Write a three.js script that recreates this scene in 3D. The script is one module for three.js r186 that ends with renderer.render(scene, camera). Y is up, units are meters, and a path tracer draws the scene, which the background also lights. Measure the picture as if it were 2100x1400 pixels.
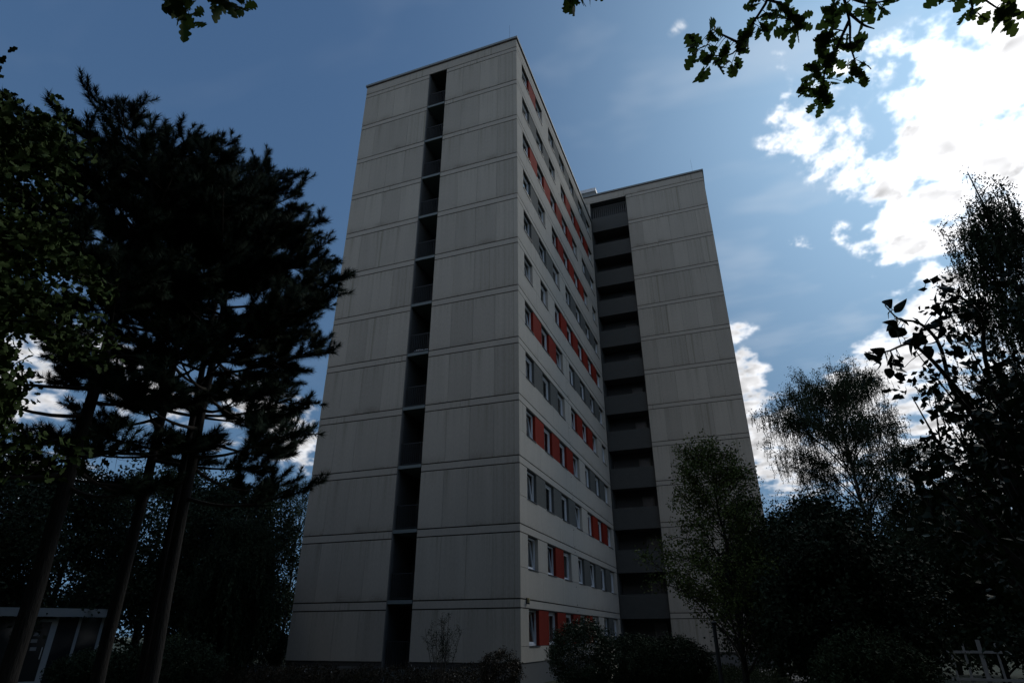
import * as THREE from 'three';
import { mergeGeometries, toCreasedNormals } from 'three/addons/utils/BufferGeometryUtils.js';

// ---------------------------------------------------------------- camera, sky, sun, exposure
const D2R = Math.PI / 180;
const EYE = new THREE.Vector3(0, 1.65, 0);
const scene = new THREE.Scene();
const camera = new THREE.PerspectiveCamera(58.94, 1024 / 682, 0.1, 600);
camera.position.copy(EYE);
camera.rotation.set(25.99 * D2R, 0, -0.13 * D2R);
scene.add(camera);

// compass bearing (degrees, 0 = -z, clockwise) and elevation to a unit vector
const aim = (az, el) => new THREE.Vector3(Math.sin(az * D2R) * Math.cos(el * D2R), Math.sin(el * D2R), -Math.cos(az * D2R) * Math.cos(el * D2R));
const sited = (az, d) => new THREE.Vector3(Math.sin(az * D2R) * d, 0, -Math.cos(az * D2R) * d);   // spot on the ground at a bearing and distance
const SUN_AZ = 51, SUN_EL = 39;
const sunDir = aim(SUN_AZ, SUN_EL);

function rng(seed) { let a = seed >>> 0; return () => { a = (a + 0x6D2B79F5) | 0; let t = Math.imul(a ^ (a >>> 15), 1 | a); t = (t + Math.imul(t ^ (t >>> 7), 61 | t)) ^ t; return ((t ^ (t >>> 14)) >>> 0) / 4294967296; }; }
const PERM = (() => { const r = rng(77), p = new Uint8Array(512), b = [...Array(256).keys()]; for (let i = 255; i > 0; i--) { const j = Math.floor(r() * (i + 1)); [b[i], b[j]] = [b[j], b[i]]; } for (let i = 0; i < 512; i++) p[i] = b[i & 255]; return p; })();
const GX = [], GY = []; for (let i = 0; i < 256; i++) { const a = i / 256 * Math.PI * 2 * 7.13; GX.push(Math.cos(a)); GY.push(Math.sin(a)); }
function noise2(x, y) {
  const xf = Math.floor(x), yf = Math.floor(y), X = xf & 255, Y = yf & 255, u = x - xf, v = y - yf;
  const a = PERM[PERM[X] + Y], b = PERM[PERM[X + 1] + Y], c = PERM[PERM[X] + Y + 1], d = PERM[PERM[X + 1] + Y + 1];
  const s = u * u * u * (u * (u * 6 - 15) + 10), t = v * v * v * (v * (v * 6 - 15) + 10);
  const n0 = GX[a] * u + GY[a] * v, n1 = GX[b] * (u - 1) + GY[b] * v, n2 = GX[c] * u + GY[c] * (v - 1), n3 = GX[d] * (u - 1) + GY[d] * (v - 1);
  return 1.45 * (n0 + s * (n1 - n0) + t * (n2 - n0 + s * (n0 - n1 - n2 + n3)));
}
function fbm(x, y, oct, gain = 0.52) { let s = 0, a = 0.5; for (let i = 0; i < oct; i++) { s += a * noise2(x, y); const t = x * 1.62 - y * 1.21 + 17.3; y = x * 1.21 + y * 1.62 - 9.1; x = t; a *= gain; } return s; }
const sstep = (a, b, x) => { const t = Math.min(1, Math.max(0, (x - a) / (b - a))); return t * t * (3 - 2 * t); };
const mix = (a, b, t) => a + (b - a) * t;

// clouds of the day, by bearing, elevation, half width, half height (degrees), tilt, weight, kind (0 cumulus, 1 wisp)
const CLOUDS = [
  [53, 38, 7, 6, 0, 1, 0], [48.5, 40, 3.6, 2.4, 0, 1, 0], [45.4, 37.9, 2.8, 2.2, 0, 1, 0], [43.4, 35.6, 2.8, 2.4, 0, 1, 0], [48, 33, 5.6, 4.6, 0, 1, 0], [39.8, 34.2, 2.7, 2.1, 20, 1, 0], [41.4, 31.2, 3.4, 2.1, 0, 1, 0], [39.0, 29.5, 2.9, 1.4, 0, 1, 0], [44.5, 28.6, 4.4, 1.9, 0, 1, 0], [38.0, 31.8, 1.3, 1.2, 0, 0.9, 0], [38.6, 28.2, 2.6, 1.1, 0, 0.95, 0], [36.8, 30.2, 0.8, 0.6, 20, 0.8, 0], [61, 46, 7, 6, 0, 1, 0],
  [33.2, 41.0, 0.9, 1.8, -30, 0.62, 1], [30.6, 40.3, 1.5, 0.6, 20, 0.62, 1], [33.4, 39.3, 2.6, 1.1, -24, 0.95, 1], [34.8, 36.9, 1.6, 1.8, -10, 0.9, 1], [31.4, 42.6, 0.7, 1.6, -28, 0.5, 1], [36.4, 35.0, 1.2, 0.8, 30, 0.5, 1], [36.4, 39.6, 1.3, 0.6, 24, 0.5, 1],
  [32.4, 46.0, 0.9, 0.6, -20, 0.5, 1], [22.5, 51.3, 0.9, 0.5, 25, 0.28, 1], [33.6, 31.2, 0.7, 0.9, 30, 0.62, 1], [34.8, 29.6, 0.6, 0.5, 0, 0.6, 1], [30, 31.4, 0.9, 0.5, -35, 0.42, 1], [41, 42.8, 1.2, 1.6, -30, 0.6, 1], [37.6, 43.6, 1.0, 1.4, -35, 0.45, 1],
  [21.3, 24.2, 2.2, 2.3, 0, 1, 0], [22.0, 19.5, 2.0, 3.0, 0, 1, 0], [22.5, 15.2, 2.6, 3.4, 0, 1, 0], [24.4, 15.0, 1.9, 2.8, 0, 1, 0], [23.6, 21.6, 1.1, 1.6, 0, 0.9, 0], [25.4, 12.5, 2.0, 2.4, 0, 0.95, 0],
  [41, 23.6, 2.6, 2.7, 0, 1, 0], [38.4, 22.6, 2.3, 2.7, 0, 1, 0], [35.6, 20.0, 2.4, 2.4, 0, 1, 0], [32, 17.8, 2.4, 2.4, 0, 1, 0], [30.4, 18.0, 2.2, 2.2, 0, 1, 0], [33.6, 20.2, 2.0, 1.8, 0, 1, 0], [28.5, 13.5, 3.0, 2.4, 0, 0.95, 0], [37, 13.5, 8, 5, 0, 1, 0], [46, 15.5, 6, 7, 0, 1, 0],
  [-39.1, 20.2, 4.4, 1.7, 8, 1, 0], [-41.5, 15.8, 3.2, 2.6, 0, 1, 0], [-32.6, 18.0, 3.6, 1.8, -6, 1, 0], [-23.4, 18.0, 4.0, 2.0, -14, 1, 0], [-19.8, 15.2, 2.4, 1.7, 0, 1, 0], [-38.6, 10.6, 4, 1.5, 0, 0.95, 0], [-46, 17, 3, 3.6, 0, 0.95, 0], [-28, 14.6, 3.0, 0.8, 0, 0.6, 0],
];
function makeSky() {
  const W = 4096, H = 2048, data = new Float32Array(W * H * 4);
  const sx = sunDir.x, sy = sunDir.y, sz = sunDir.z;
  const blobs = CLOUDS.map(([az, el, w, h, t, k, kind]) => [az, el, 1 / w, 1 / h, Math.cos(t * D2R), Math.sin(t * D2R), k, kind, 3 * Math.max(w, h)]);
  for (let j = 0; j < H; j++) {
    const el = ((j + 0.5) / H - 0.5) * 180, y = Math.sin(el * D2R), ce = Math.cos(el * D2R);
    for (let i = 0; i < W; i++) {
      const th = ((i + 0.5) / W - 0.5) * 2 * Math.PI, x = ce * Math.cos(th), z = ce * Math.sin(th), o = (j * W + i) * 4;
      if (el < -0.5) { data[o] = 0.10; data[o + 1] = 0.12; data[o + 2] = 0.12; data[o + 3] = 1; continue; }
      const az = Math.atan2(x, -z) / D2R;
      const ang = Math.acos(Math.min(1, x * sx + y * sy + z * sz)) / D2R;
      // clear air: deep blue away from the sun, pale round it and towards the horizon
      const g = Math.exp(-Math.pow(ang / 24, 1.8)), hz = Math.exp(-Math.max(0, el) / 22);
      let r = 0.046 + 0.10 * hz + 0.40 * g, gg = 0.102 + 0.17 * hz + 0.58 * g, b = 0.225 + 0.20 * hz + 0.72 * g;
      const yy = Math.max(0.0, y) + 0.13, qx = x / yy, qz = z / yy;
      const wx = 0.35 * noise2(qx * 2.1 + 3.1, qz * 2.1), wz = 0.35 * noise2(qx * 2.1, qz * 2.1 + 8.7);
      // coverage: the clouds in the list ahead, scattered cumulus of the same kind all round elsewhere
      let cum = 0, wisp = 0;
      const ahead = sstep(74, 60, Math.abs(az)) * sstep(72, 60, el);
      if (ahead > 0) for (let k = 0; k < blobs.length; k++) {
        const B = blobs[k], da = (az - B[0]) * ce, de = el - B[1];
        if (da > B[8] || da < -B[8] || de > B[8] || de < -B[8]) continue;
        const u = (da * B[4] + de * B[5]) * B[2], v = (de * B[4] - da * B[5]) * B[3], e = B[6] * Math.exp(-0.69 * (u * u + v * v));
        if (B[7]) wisp += e; else cum = Math.max(cum, e) + 0.22 * Math.min(cum, e);
      }
      const big = ahead < 1 ? fbm(qx * 0.9 + 41, qz * 0.9 - 12, 2) : 0;
      const cover = ahead * Math.min(1.15, cum) + (1 - ahead) * sstep(-0.20, 0.30, big) * 1.05;
      let dens = -1, n = 0;
      if (cover > 0.02) {
        n = fbm((qx + wx * 0.12) * 11, (qz + wz * 0.12) * 11, 7, 0.62);
        dens = cover - 0.5 + n * 1.05 * sstep(0.02, 0.40, cover);
      }
      let a = Math.pow(sstep(-0.12, 0.62, dens), 1.25), lum = 1;
      if (a > 0) {
        const thick = sstep(0.10, 0.85, dens + 0.25 * n), n2 = fbm((qx + sx * 0.05) * 8.5, (qz + sz * 0.05) * 8.5, 4) - fbm(qx * 8.5, qz * 8.5, 4);
        lum = mix(1.10, 0.60, thick) - 0.45 * n2;
        lum *= 1 + 1.0 * Math.exp(-Math.pow(ang / 22, 2));
        lum = Math.max(0.36, lum);
      }
      let wv = 0;
      if (wisp > 0.01) {
        const f = fbm((qx + wx * 0.3) * 24 + 9 * qz, (qz + wz * 0.3) * 24, 6, 0.66);
        wv = sstep(0.10, 1.55, Math.min(0.80, wisp) + f * 1.35 * sstep(0.01, 0.35, wisp)) * 0.97;
      }
      // thin veil streaks in the paler part of the sky
      const veil = el > 6 ? sstep(0.02, 0.55, fbm(qx * 2.6 + qz * 1.6 + wx, qz * 5.2 - qx * 2.2, 4)) * (0.02 + 0.36 * g) : 0;
      r = mix(r, 0.78, veil); gg = mix(gg, 0.84, veil); b = mix(b, 0.92, veil);
      const wl = 1.0 + 0.8 * Math.exp(-Math.pow(ang / 24, 2));
      r = mix(r, wl, wv); gg = mix(gg, wl, wv); b = mix(b, wl * 1.01, wv);
      r = mix(r, lum * 1.0, a); gg = mix(gg, lum * 1.0, a); b = mix(b, lum * 1.02, a);
      data[o] = r; data[o + 1] = gg; data[o + 2] = b; data[o + 3] = 1;
    }
  }
  const t = new THREE.DataTexture(data, W, H, THREE.RGBAFormat, THREE.FloatType);
  t.mapping = THREE.EquirectangularReflectionMapping; t.magFilter = t.minFilter = THREE.LinearFilter; t.colorSpace = THREE.LinearSRGBColorSpace; t.needsUpdate = true;
  return t;
}
scene.background = makeSky();
scene.environment = scene.background;

const sun = new THREE.DirectionalLight(new THREE.Color(1.0, 0.95, 0.86), 0.55);   // sun veiled by the bright cloud
sun.position.copy(sunDir).multiplyScalar(120); sun.target.position.set(0, 12, -25); sun.position.add(sun.target.position);
sun.castShadow = true; sun.shadow.radius = 26; sun.shadow.mapSize.set(2048, 2048);
Object.assign(sun.shadow.camera, { left: -70, right: 70, top: 70, bottom: -70, near: 1, far: 300 });
scene.add(sun, sun.target);

const renderer = new THREE.WebGLRenderer();
renderer.shadowMap.enabled = true;
renderer.toneMapping = THREE.LinearToneMapping;
renderer.toneMappingExposure = 1.0;

// ---------------------------------------------------------------- helpers
const used = {};
function numbered(name) { const n = used[name] = (used[name] ?? -1) + 1; return n ? `${name}_${String(n).padStart(3, '0')}` : name; }
function thing(name, label, category, pos = [0, 0, 0], turn = 0, group) {
  const o = new THREE.Group(); o.name = numbered(name); o.position.set(...pos); o.rotation.y = turn; o.userData = { label, category };
  if (group) o.userData.group = group;
  scene.add(o); return o;
}
function part(name, geo, mat, parent, label) {
  const m = new THREE.Mesh(geo, mat); m.name = name; m.castShadow = m.receiveShadow = true; if (label) m.userData.label = label;
  parent.add(m); return m;
}
function structure(name, geo, mat) { const m = new THREE.Mesh(geo, mat); m.name = name; m.receiveShadow = m.castShadow = true; m.userData.kind = 'structure'; scene.add(m); return m; }
const bx = (x0, x1, y0, y1, z0, z1) => new THREE.BoxGeometry(x1 - x0, y1 - y0, z1 - z0).translate((x0 + x1) / 2, (y0 + y1) / 2, (z0 + z1) / 2);
const merge = (l) => mergeGeometries(l.map((g) => (g.index ? g.toNonIndexed() : g)));
const lin = (r, g, b) => new THREE.Color().setRGB(r, g, b);
const std = (c, rough = 0.9, extra = {}) => new THREE.MeshStandardMaterial({ color: c, roughness: rough, metalness: 0, ...extra });
const V3 = (x, y, z) => new THREE.Vector3(x, y, z);

function tube(pts, radii, sides = 6, cap = true) {       // tapered limb through the points
  const pos = [], nor = [], uv = [], idx = [], up = V3(0, 1, 0), t = V3(), a = V3(), b = V3(); let prev = null, run = 0;
  pts.forEach((p, i) => {
    t.copy(pts[Math.min(i + 1, pts.length - 1)]).sub(pts[Math.max(i - 1, 0)]).normalize();
    if (!prev) { a.copy(Math.abs(t.y) > 0.9 ? V3(1, 0, 0) : up).cross(t).normalize(); } else { a.copy(prev).addScaledVector(t, -prev.dot(t)).normalize(); }
    prev = a.clone(); b.copy(t).cross(a);
    if (i) run += p.distanceTo(pts[i - 1]);
    for (let k = 0; k <= sides; k++) {
      const w = k / sides * Math.PI * 2, c = Math.cos(w), s = Math.sin(w), nx = a.x * c + b.x * s, ny = a.y * c + b.y * s, nz = a.z * c + b.z * s;
      pos.push(p.x + nx * radii[i], p.y + ny * radii[i], p.z + nz * radii[i]); nor.push(nx, ny, nz); uv.push(k / sides * 2, run);
    }
    if (i) for (let k = 0; k < sides; k++) { const q = i * (sides + 1) + k, o = q - sides - 1; idx.push(o, o + 1, q, q, o + 1, q + 1); }
  });
  if (cap) {                                           // close the thin end
    const n = pts.length - 1, e = pts[n], base = n * (sides + 1), at = pos.length / 3; t.copy(e).sub(pts[n - 1]).normalize();
    pos.push(e.x + t.x * radii[n], e.y + t.y * radii[n], e.z + t.z * radii[n]); nor.push(t.x, t.y, t.z); uv.push(0, run);
    for (let k = 0; k < sides; k++) idx.push(base + k, base + k + 1, at);
  }
  const g = new THREE.BufferGeometry();
  g.setAttribute('position', new THREE.Float32BufferAttribute(pos, 3)); g.setAttribute('normal', new THREE.Float32BufferAttribute(nor, 3)); g.setAttribute('uv', new THREE.Float32BufferAttribute(uv, 2)); g.setIndex(idx);
  return g;
}
function byteTexture(w, h, fn, srgb = true, wrap = THREE.RepeatWrapping) {
  const d = new Uint8Array(w * h * 4);
  for (let j = 0; j < h; j++) for (let i = 0; i < w; i++) { const c = fn(i / w, j / h, i, j), o = (j * w + i) * 4; d[o] = Math.max(0, Math.min(255, c[0])); d[o + 1] = Math.max(0, Math.min(255, c[1])); d[o + 2] = Math.max(0, Math.min(255, c[2])); d[o + 3] = 255; }
  const t = new THREE.DataTexture(d, w, h); t.wrapS = t.wrapT = wrap; t.magFilter = THREE.LinearFilter; t.minFilter = THREE.LinearMipmapLinearFilter; t.generateMipmaps = true; if (srgb) t.colorSpace = THREE.SRGBColorSpace; t.needsUpdate = true; return t;
}
const tile = (x, y, px, py, f) => {                      // noise made periodic by blending
  const u = x / px, v = y / py; return mix(mix(f(x, y), f(x - px, y), u), mix(f(x, y - py), f(x - px, y - py), u), v);
};

// ---------------------------------------------------------------- materials
// weathered fair-faced concrete: u spans 12 m, v spans one storey (v = 0 just above a joint); grain, board marks, run-off streaks below joints, grime on the joints
const STREAKS = (() => { const r = rng(5), l = []; for (let i = 0; i < 150; i++) l.push([r(), 0.0015 + r() * r() * 0.006, 0.15 + r() * 0.75, 4 + r() * 13, r()]); return l; })();
const SMUDGES = (() => { const r = rng(9), l = []; for (let i = 0; i < 26; i++) l.push([r(), 0.01 + r() * 0.035, 0.03 + r() * 0.10, 3 + r() * 13]); return l; })();
function concreteMap(tone, dirt) {
  const W = 2048, H = 512, column = new Float32Array(W * 4);
  return byteTexture(W, H, (u, v, i, j) => {
    const X = u * 12, Y = v * 2.75;
    let L = tone + 7 * tile(X * 0.55, Y * 0.55, 6.6, 1.5125, (a, b) => fbm(a, b, 4)) + 7 * noise2(i * 0.47, j * 0.43) + 6 * noise2(i * 0.16, j * 0.035);
    const board = ((X * 3.2) % 1 + 1) % 1; if (board < 0.06) L -= 2.4;
    L += 3.0 * noise2(Math.floor(X * 3.2) * 3.7, 2.2);
    let s = 0, wet = 0;
    for (const [c, w, len, k, q] of STREAKS) {
      let d = Math.abs(u - c); if (d > 0.5) d = 1 - d; if (d > w * 2.4) continue;
      const top = 0.884, t = (top - v) / len; if (t < 0 || t > 1) continue;
      s += k * Math.exp(-(d / w) * (d / w)) * (1 - t) * (0.6 + 0.5 * noise2(c * 900 + i * 0.2, j * 0.05 + q * 30));
    }
    for (const [c, w, h, k] of SMUDGES) { let d = Math.abs(u - c); if (d > 0.5) d = 1 - d; if (d < w * 2.5 && v < h * 2.2) wet += k * Math.exp(-(d / w) * (d / w)) * Math.exp(-(v / h) * (v / h)) * (0.65 + 0.8 * fbm(i * 0.05, j * 0.09, 3)); }
    if (u > 0.86) s += 30 * Math.max(0, noise2(i * 0.11, 5.5) + 0.25 * noise2(i * 0.4, j * 0.01) + 0.05);
    const rim = 0.018 + 0.022 * Math.max(0, noise2(i * 0.021, 7.7)), edge = v < rim ? 26 * (0.35 + noise2(i * 0.05, 1.7) + 0.5 * noise2(i * 0.3, j * 0.4)) * (1 - v / rim) : 0;
    L -= dirt * (s + wet + Math.max(0, edge));
    return [L * 1.025, L * (0.98 - 0.0004 * wet * dirt), L * (0.91 - 0.001 * (s + wet) * dirt)];
  });
}
const M = {};
M.concrete = std(0xffffff, 0.93, { map: concreteMap(181, 1.05) });
M.concreteSide = std(0xffffff, 0.92, { map: concreteMap(186, 0.65) });
M.panels = [0.90, 0.96, 1.0, 1.06].map((k) => { const m = M.concrete.clone(); m.color.setRGB(k, k, k * 0.995); return m; });
M.joint = std(lin(0.075, 0.068, 0.06), 0.95);
M.plaster = std(lin(0.30, 0.30, 0.29), 0.95);
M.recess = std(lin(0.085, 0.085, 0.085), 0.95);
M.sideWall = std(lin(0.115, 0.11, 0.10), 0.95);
M.core = std(lin(0.16, 0.16, 0.155), 0.95);
M.parapetGrey = std(lin(0.105, 0.106, 0.104), 0.92, { map: byteTexture(256, 256, (u, v, i, j) => { const L = 225 + 16 * tile(u * 8, v * 8, 8, 8, (a, b) => fbm(a, b, 4)) + 10 * noise2(i * 0.4, j * 0.06); return [L, L, L * 0.98]; }) });
const panelGrain = byteTexture(256, 256, (u, v, i, j) => { const L = 232 + 10 * noise2(i * 0.3, j * 0.05) + 8 * noise2(i * 0.06, j * 0.02); return [L, L, L]; });
const enamel = (c) => new THREE.MeshPhysicalMaterial({ color: c, roughness: 0.85, specularIntensity: 0.25, map: panelGrain });
M.red = enamel(lin(0.34, 0.034, 0.017));
M.redDull = enamel(lin(0.29, 0.030, 0.016));
M.grey = enamel(lin(0.165, 0.165, 0.15));
M.frame = std(lin(0.78, 0.79, 0.80), 0.45);
M.sill = std(lin(0.10, 0.10, 0.105), 0.45, { metalness: 0.5 });
M.pane = new THREE.MeshPhysicalMaterial({ color: 0xffffff, roughness: 0.02, transmission: 1, thickness: 0, ior: 1.5 });
M.curtain = std(lin(0.55, 0.55, 0.52), 0.95, { side: THREE.DoubleSide });
M.blind = std(lin(0.42, 0.41, 0.39), 0.8);
M.coping = std(lin(0.24, 0.265, 0.265), 0.6, { metalness: 0.2 });
M.copingDrip = std(lin(0.11, 0.075, 0.06), 0.8);
M.slabEdge = std(lin(0.19, 0.225, 0.225), 0.8);
M.rail = std(lin(0.035, 0.038, 0.04), 0.55, { metalness: 0.4 });
M.brownDoor = std(lin(0.06, 0.045, 0.035), 0.6);
M.bark = std(0xffffff, 0.95, { map: byteTexture(256, 512, (u, v, i, j) => { const n = tile(u * 10, v * 12, 10, 12, (a, b) => fbm(a * 1.6, b * 0.5, 4)), L = 40 + 38 * n; return [L * 1.02, L * 0.93, L * 0.86]; }), bumpMap: byteTexture(256, 512, (u, v) => { const n = 128 + 180 * tile(u * 10, v * 12, 10, 12, (a, b) => fbm(a * 1.6, b * 0.5, 4)); return [n, n, n]; }, false), bumpScale: 0.03 });
M.birchBark = std(0xffffff, 0.85, { map: byteTexture(128, 512, (u, v) => { const n = tile(u * 4, v * 20, 4, 20, (a, b) => fbm(a * 0.6, b * 1.5, 4)), L = n > 0.13 ? 55 : 150 + 50 * n; return [L, L * 0.97, L * 0.92]; }) });
M.twig = std(lin(0.045, 0.036, 0.028), 0.95);
const leafMat = (r, g, b, rough = 0.75) => new THREE.MeshPhysicalMaterial({ color: lin(r, g, b), roughness: rough, specularIntensity: 0.28, side: THREE.DoubleSide });
M.pine = leafMat(0.022, 0.040, 0.020);
M.oak = leafMat(0.055, 0.085, 0.020);
M.oakNear = new THREE.MeshPhysicalMaterial({ color: lin(0.070, 0.105, 0.020), roughness: 0.8, specularIntensity: 0.3, side: THREE.DoubleSide, transmission: 0.38, thickness: 0 });
M.birch = leafMat(0.040, 0.058, 0.026);
M.maple = leafMat(0.085, 0.112, 0.030);
M.dark = leafMat(0.022, 0.036, 0.018);
M.mid = leafMat(0.035, 0.052, 0.022);
M.lilac = leafMat(0.030, 0.050, 0.020, 0.5);
M.laurel = leafMat(0.030, 0.048, 0.024, 0.28);
M.photinia = leafMat(0.045, 0.036, 0.022, 0.3);
M.cover = leafMat(0.040, 0.052, 0.020, 0.6);

// ---------------------------------------------------------------- ground
const groundTex = byteTexture(512, 512, (u, v, i, j) => { const n = tile(u * 24, v * 24, 24, 24, (a, b) => fbm(a, b, 4)), f = noise2(i * 0.7, j * 0.7), L = 62 + 26 * n + 16 * f; return [L * 0.93, L, L * 0.6]; });
groundTex.repeat.set(60, 60);
{ const g = new THREE.PlaneGeometry(900, 900).rotateX(-Math.PI / 2); structure('ground', g, std(0xffffff, 1, { map: groundTex })); }
const pave = byteTexture(512, 512, (u, v, i, j) => { const L = 128 + 22 * fbm(u * 9, v * 9, 4) + 22 * noise2(i * 0.9, j * 0.9); return [L, L * 0.98, L * 0.95]; });
pave.repeat.set(0.4, 0.4);

// ---------------------------------------------------------------- apartment building (front block + taller rear wing)
const G = (n) => 2.92 + (n - 1) * 2.75;                   // height of the joint under storey n
const TURN = -20.2 * D2R;
const house = thing('apartment_building', 'tall grey concrete apartment tower with red and grey window panels and a rear wing', 'building', [0.296, 0, -24.613], TURN);
function concreteBox(x0, x1, y0, y1, z0, z1, uOff) {
  const g = bx(x0, x1, y0, y1, z0, z1), p = g.attributes.position, n = g.attributes.normal, uv = g.attributes.uv;
  for (let i = 0; i < p.count; i++) uv.setXY(i, (Math.abs(n.getX(i)) > 0.5 ? p.getZ(i) : p.getX(i)) / 12 + uOff, (p.getY(i) - 2.92) / 2.75);
  return g;
}
const rb = rng(31);
const FRONT_R = [0, -1.17, -2.30, -3.44, -4.56], FRONT_L = [-5.775, -6.98, -8.16, -9.28, -10.34], WING = [3.17, 4.29, 5.36, 6.42, 7.53, 8.58, 9.66];
const J = 0.024, VJ = 0.004, ZW = -19.1;
function face(cols, zf, n0, n1, top, corner) {            // storeys n0..n1 of a blank concrete face: panels between joints, thin slab bands
  for (let n = n0; n <= n1; n++) {
    const y0 = n === 0 ? 0.77 : G(n) + J, y1 = G(n + 1) - 0.32 - J, off = rb();
    for (let c = 0; c < cols.length - 1; c++) {
      const a = Math.min(cols[c], cols[c + 1]), b = Math.max(cols[c], cols[c + 1]), first = c === 0, last = c === cols.length - 2;
      const x0 = a + (a === Math.min(...cols) ? 0 : VJ), x1 = b - (b === Math.max(...cols) ? 0 : VJ);
      part('wall_panel', concreteBox(x0, x1, y0, y1, zf - 0.055, zf + (rb() - 0.5) * 0.006, corner && first ? 0.98 - x1 / 12 : off + (rb() < 0.3 ? rb() : 0)), M.panels[Math.floor(rb() * 4)], house);
    }
    part('slab_band', concreteBox(Math.min(...cols), Math.max(...cols), G(n + 1) - 0.32 + J, G(n + 1) - J, zf - 0.055, zf + 0.001, off + 0.31), M.concrete, house);
  }
}
face(FRONT_R, 0, 0, 11, 0, true); face(FRONT_L, 0, 0, 11, 0, false); face(WING, ZW, 0, 12, 0, false);
// parapets over the top joint and over the balcony slots
part('parapet', concreteBox(-4.50, 0, G(12) + J, 33.83, -0.055, 0, 0.13), M.concrete, house);
part('parapet', concreteBox(-10.34, -4.515, G(12) + J, 33.83, -0.056, 0, 0.52), M.concrete, house);
part('parapet', concreteBox(3.12, 9.66, G(13) + J, 36.58, ZW - 0.055, ZW, 0.27), M.concrete, house);
part('parapet', concreteBox(-5, 3.105, G(13) - 0.06, 36.58, ZW - 0.056, ZW, 0.71), M.concrete, house);
part('wall_panel', concreteBox(-5, -0.01, 33.9, G(13) - 0.09, ZW - 0.056, ZW, 0.4), M.concrete, house);
// joint filler behind the panels, structural walls, plinth
for (const [a, b, zf, y1] of [[-4.552, -0.008, 0, 33.8], [-10.332, -5.783, 0, 33.8], [3.18, 9.652, ZW, 36.55], [-5, 0.0, ZW, 36.55]]) part('joint_filler', bx(a, b, 0.6, y1, zf - 0.075, zf - 0.03), M.joint, house);
part('structural_wall', bx(-10.3, -5.775, 0, 33.8, -18.9, -0.076), M.plaster, house);
part('structural_wall', bx(-4.56, -0.72, 0, 33.8, -18.9, -0.076), M.plaster, house);
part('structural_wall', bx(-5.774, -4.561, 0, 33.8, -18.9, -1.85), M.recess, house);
part('structural_wall', bx(3.17, 9.62, 0, 36.5, -31, ZW - 0.076), M.plaster, house);
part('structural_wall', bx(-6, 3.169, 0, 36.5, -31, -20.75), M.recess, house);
part('structural_wall', bx(-4.4, -0.05, 33.81, 36.5, -20.7, ZW - 0.077), M.core, house);
part('wall_end', bx(-10.345, -10.301, 0.75, 33.8, -18.9, -0.06), M.plaster, house);
part('wall_end', bx(9.621, 9.655, 0.75, 36.5, -31, ZW - 0.06), M.plaster, house);
part('plinth', bx(-10.30, -5.70, 0, 0.762, -0.3, -0.035), M.core, house);
part('plinth', bx(-4.6, -0.03, 0, 0.762, -0.3, -0.035), M.core, house);
part('plinth', bx(-0.3, -0.035, 0, 0.762, -19.0, -0.301), M.core, house);
part('plinth', bx(3.17, 9.6, 0, 0.762, ZW - 0.3, ZW - 0.035), M.core, house);
// metal copings with a drip edge, roof decks
for (const [a, b, c, d, y] of [[-10.42, 0.08, -0.35, 0.08, 33.84], [-0.35, 0.08, -19.02, -0.352, 33.84], [-5, 9.74, ZW - 0.35, ZW + 0.08, 36.59], [9.31, 9.74, -31, ZW - 0.352, 36.59]]) {
  part('coping', bx(a, b, y + 0.02, y + 0.17, c, d), M.coping, house); part('coping_drip', bx(a + 0.03, b - 0.03, y - 0.03, y + 0.018, c + 0.02, d - 0.03), M.copingDrip, house);
}
part('roof_deck', bx(-10.3, -0.36, 33.6, 33.805, -18.95, -0.36), M.core, house);
part('roof_deck', bx(-6, 9.3, 36.3, 36.52, -31, ZW - 0.36), M.core, house);
{ const l = part('roof_housing', bx(-3.6, 0.34, 36.5, 37.85, -24, ZW - 0.9), M.plaster, house); part('housing_lid', bx(-3.7, 0.46, 37.86, 38.2, -24.1, ZW - 0.8), M.frame, l); }
for (const [x, y, z] of [[-0.5, 34.0, -0.2], [8.9, 36.75, ZW - 0.2]]) part('lightning_rod', new THREE.CylinderGeometry(0.005, 0.008, 1.5, 5).translate(x, y + 0.8, z), M.rail, house);

// balcony slot of the front face: side walls, thin slabs, railings, doors
part('jamb', bx(-5.774, -5.73, 0.5, G(12), -0.20, -0.012), M.core, house);
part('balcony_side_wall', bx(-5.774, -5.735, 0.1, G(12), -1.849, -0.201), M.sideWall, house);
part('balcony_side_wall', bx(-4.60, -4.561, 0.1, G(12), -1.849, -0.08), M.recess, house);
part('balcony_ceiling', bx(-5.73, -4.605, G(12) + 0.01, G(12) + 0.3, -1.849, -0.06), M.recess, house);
{
  const bars = []; for (let k = 0; k < 11; k++) bars.push(bx(-5.66 + k * 0.1, -5.642 + k * 0.1, 0.09, 0.99, -0.129, -0.111));
  bars.push(bx(-5.69, -4.61, 0.99, 1.03, -0.14, -0.10), bx(-5.69, -4.61, 0.06, 0.09, -0.132, -0.108));
  const railing = merge(bars), door = bx(-5.60, -4.75, 0.02, 2.12, -1.84, -1.79), doorPane = bx(-5.50, -4.85, 0.55, 2.0, -1.785, -1.775);
  for (let n = 0; n < 12; n++) {
    const y = n ? G(n) + 0.04 : 0.45;
    part('balcony_slab', bx(-5.732, -4.602, y - (n ? 0.14 : 0.44), y, -1.848, -0.02), M.slabEdge, house);
    part('balcony_railing', railing, M.rail, house).position.y = y;
    const d = part('balcony_door', door, M.brownDoor, house); d.position.y = y; part('pane', doorPane, M.sill, d);
  }
}
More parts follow.
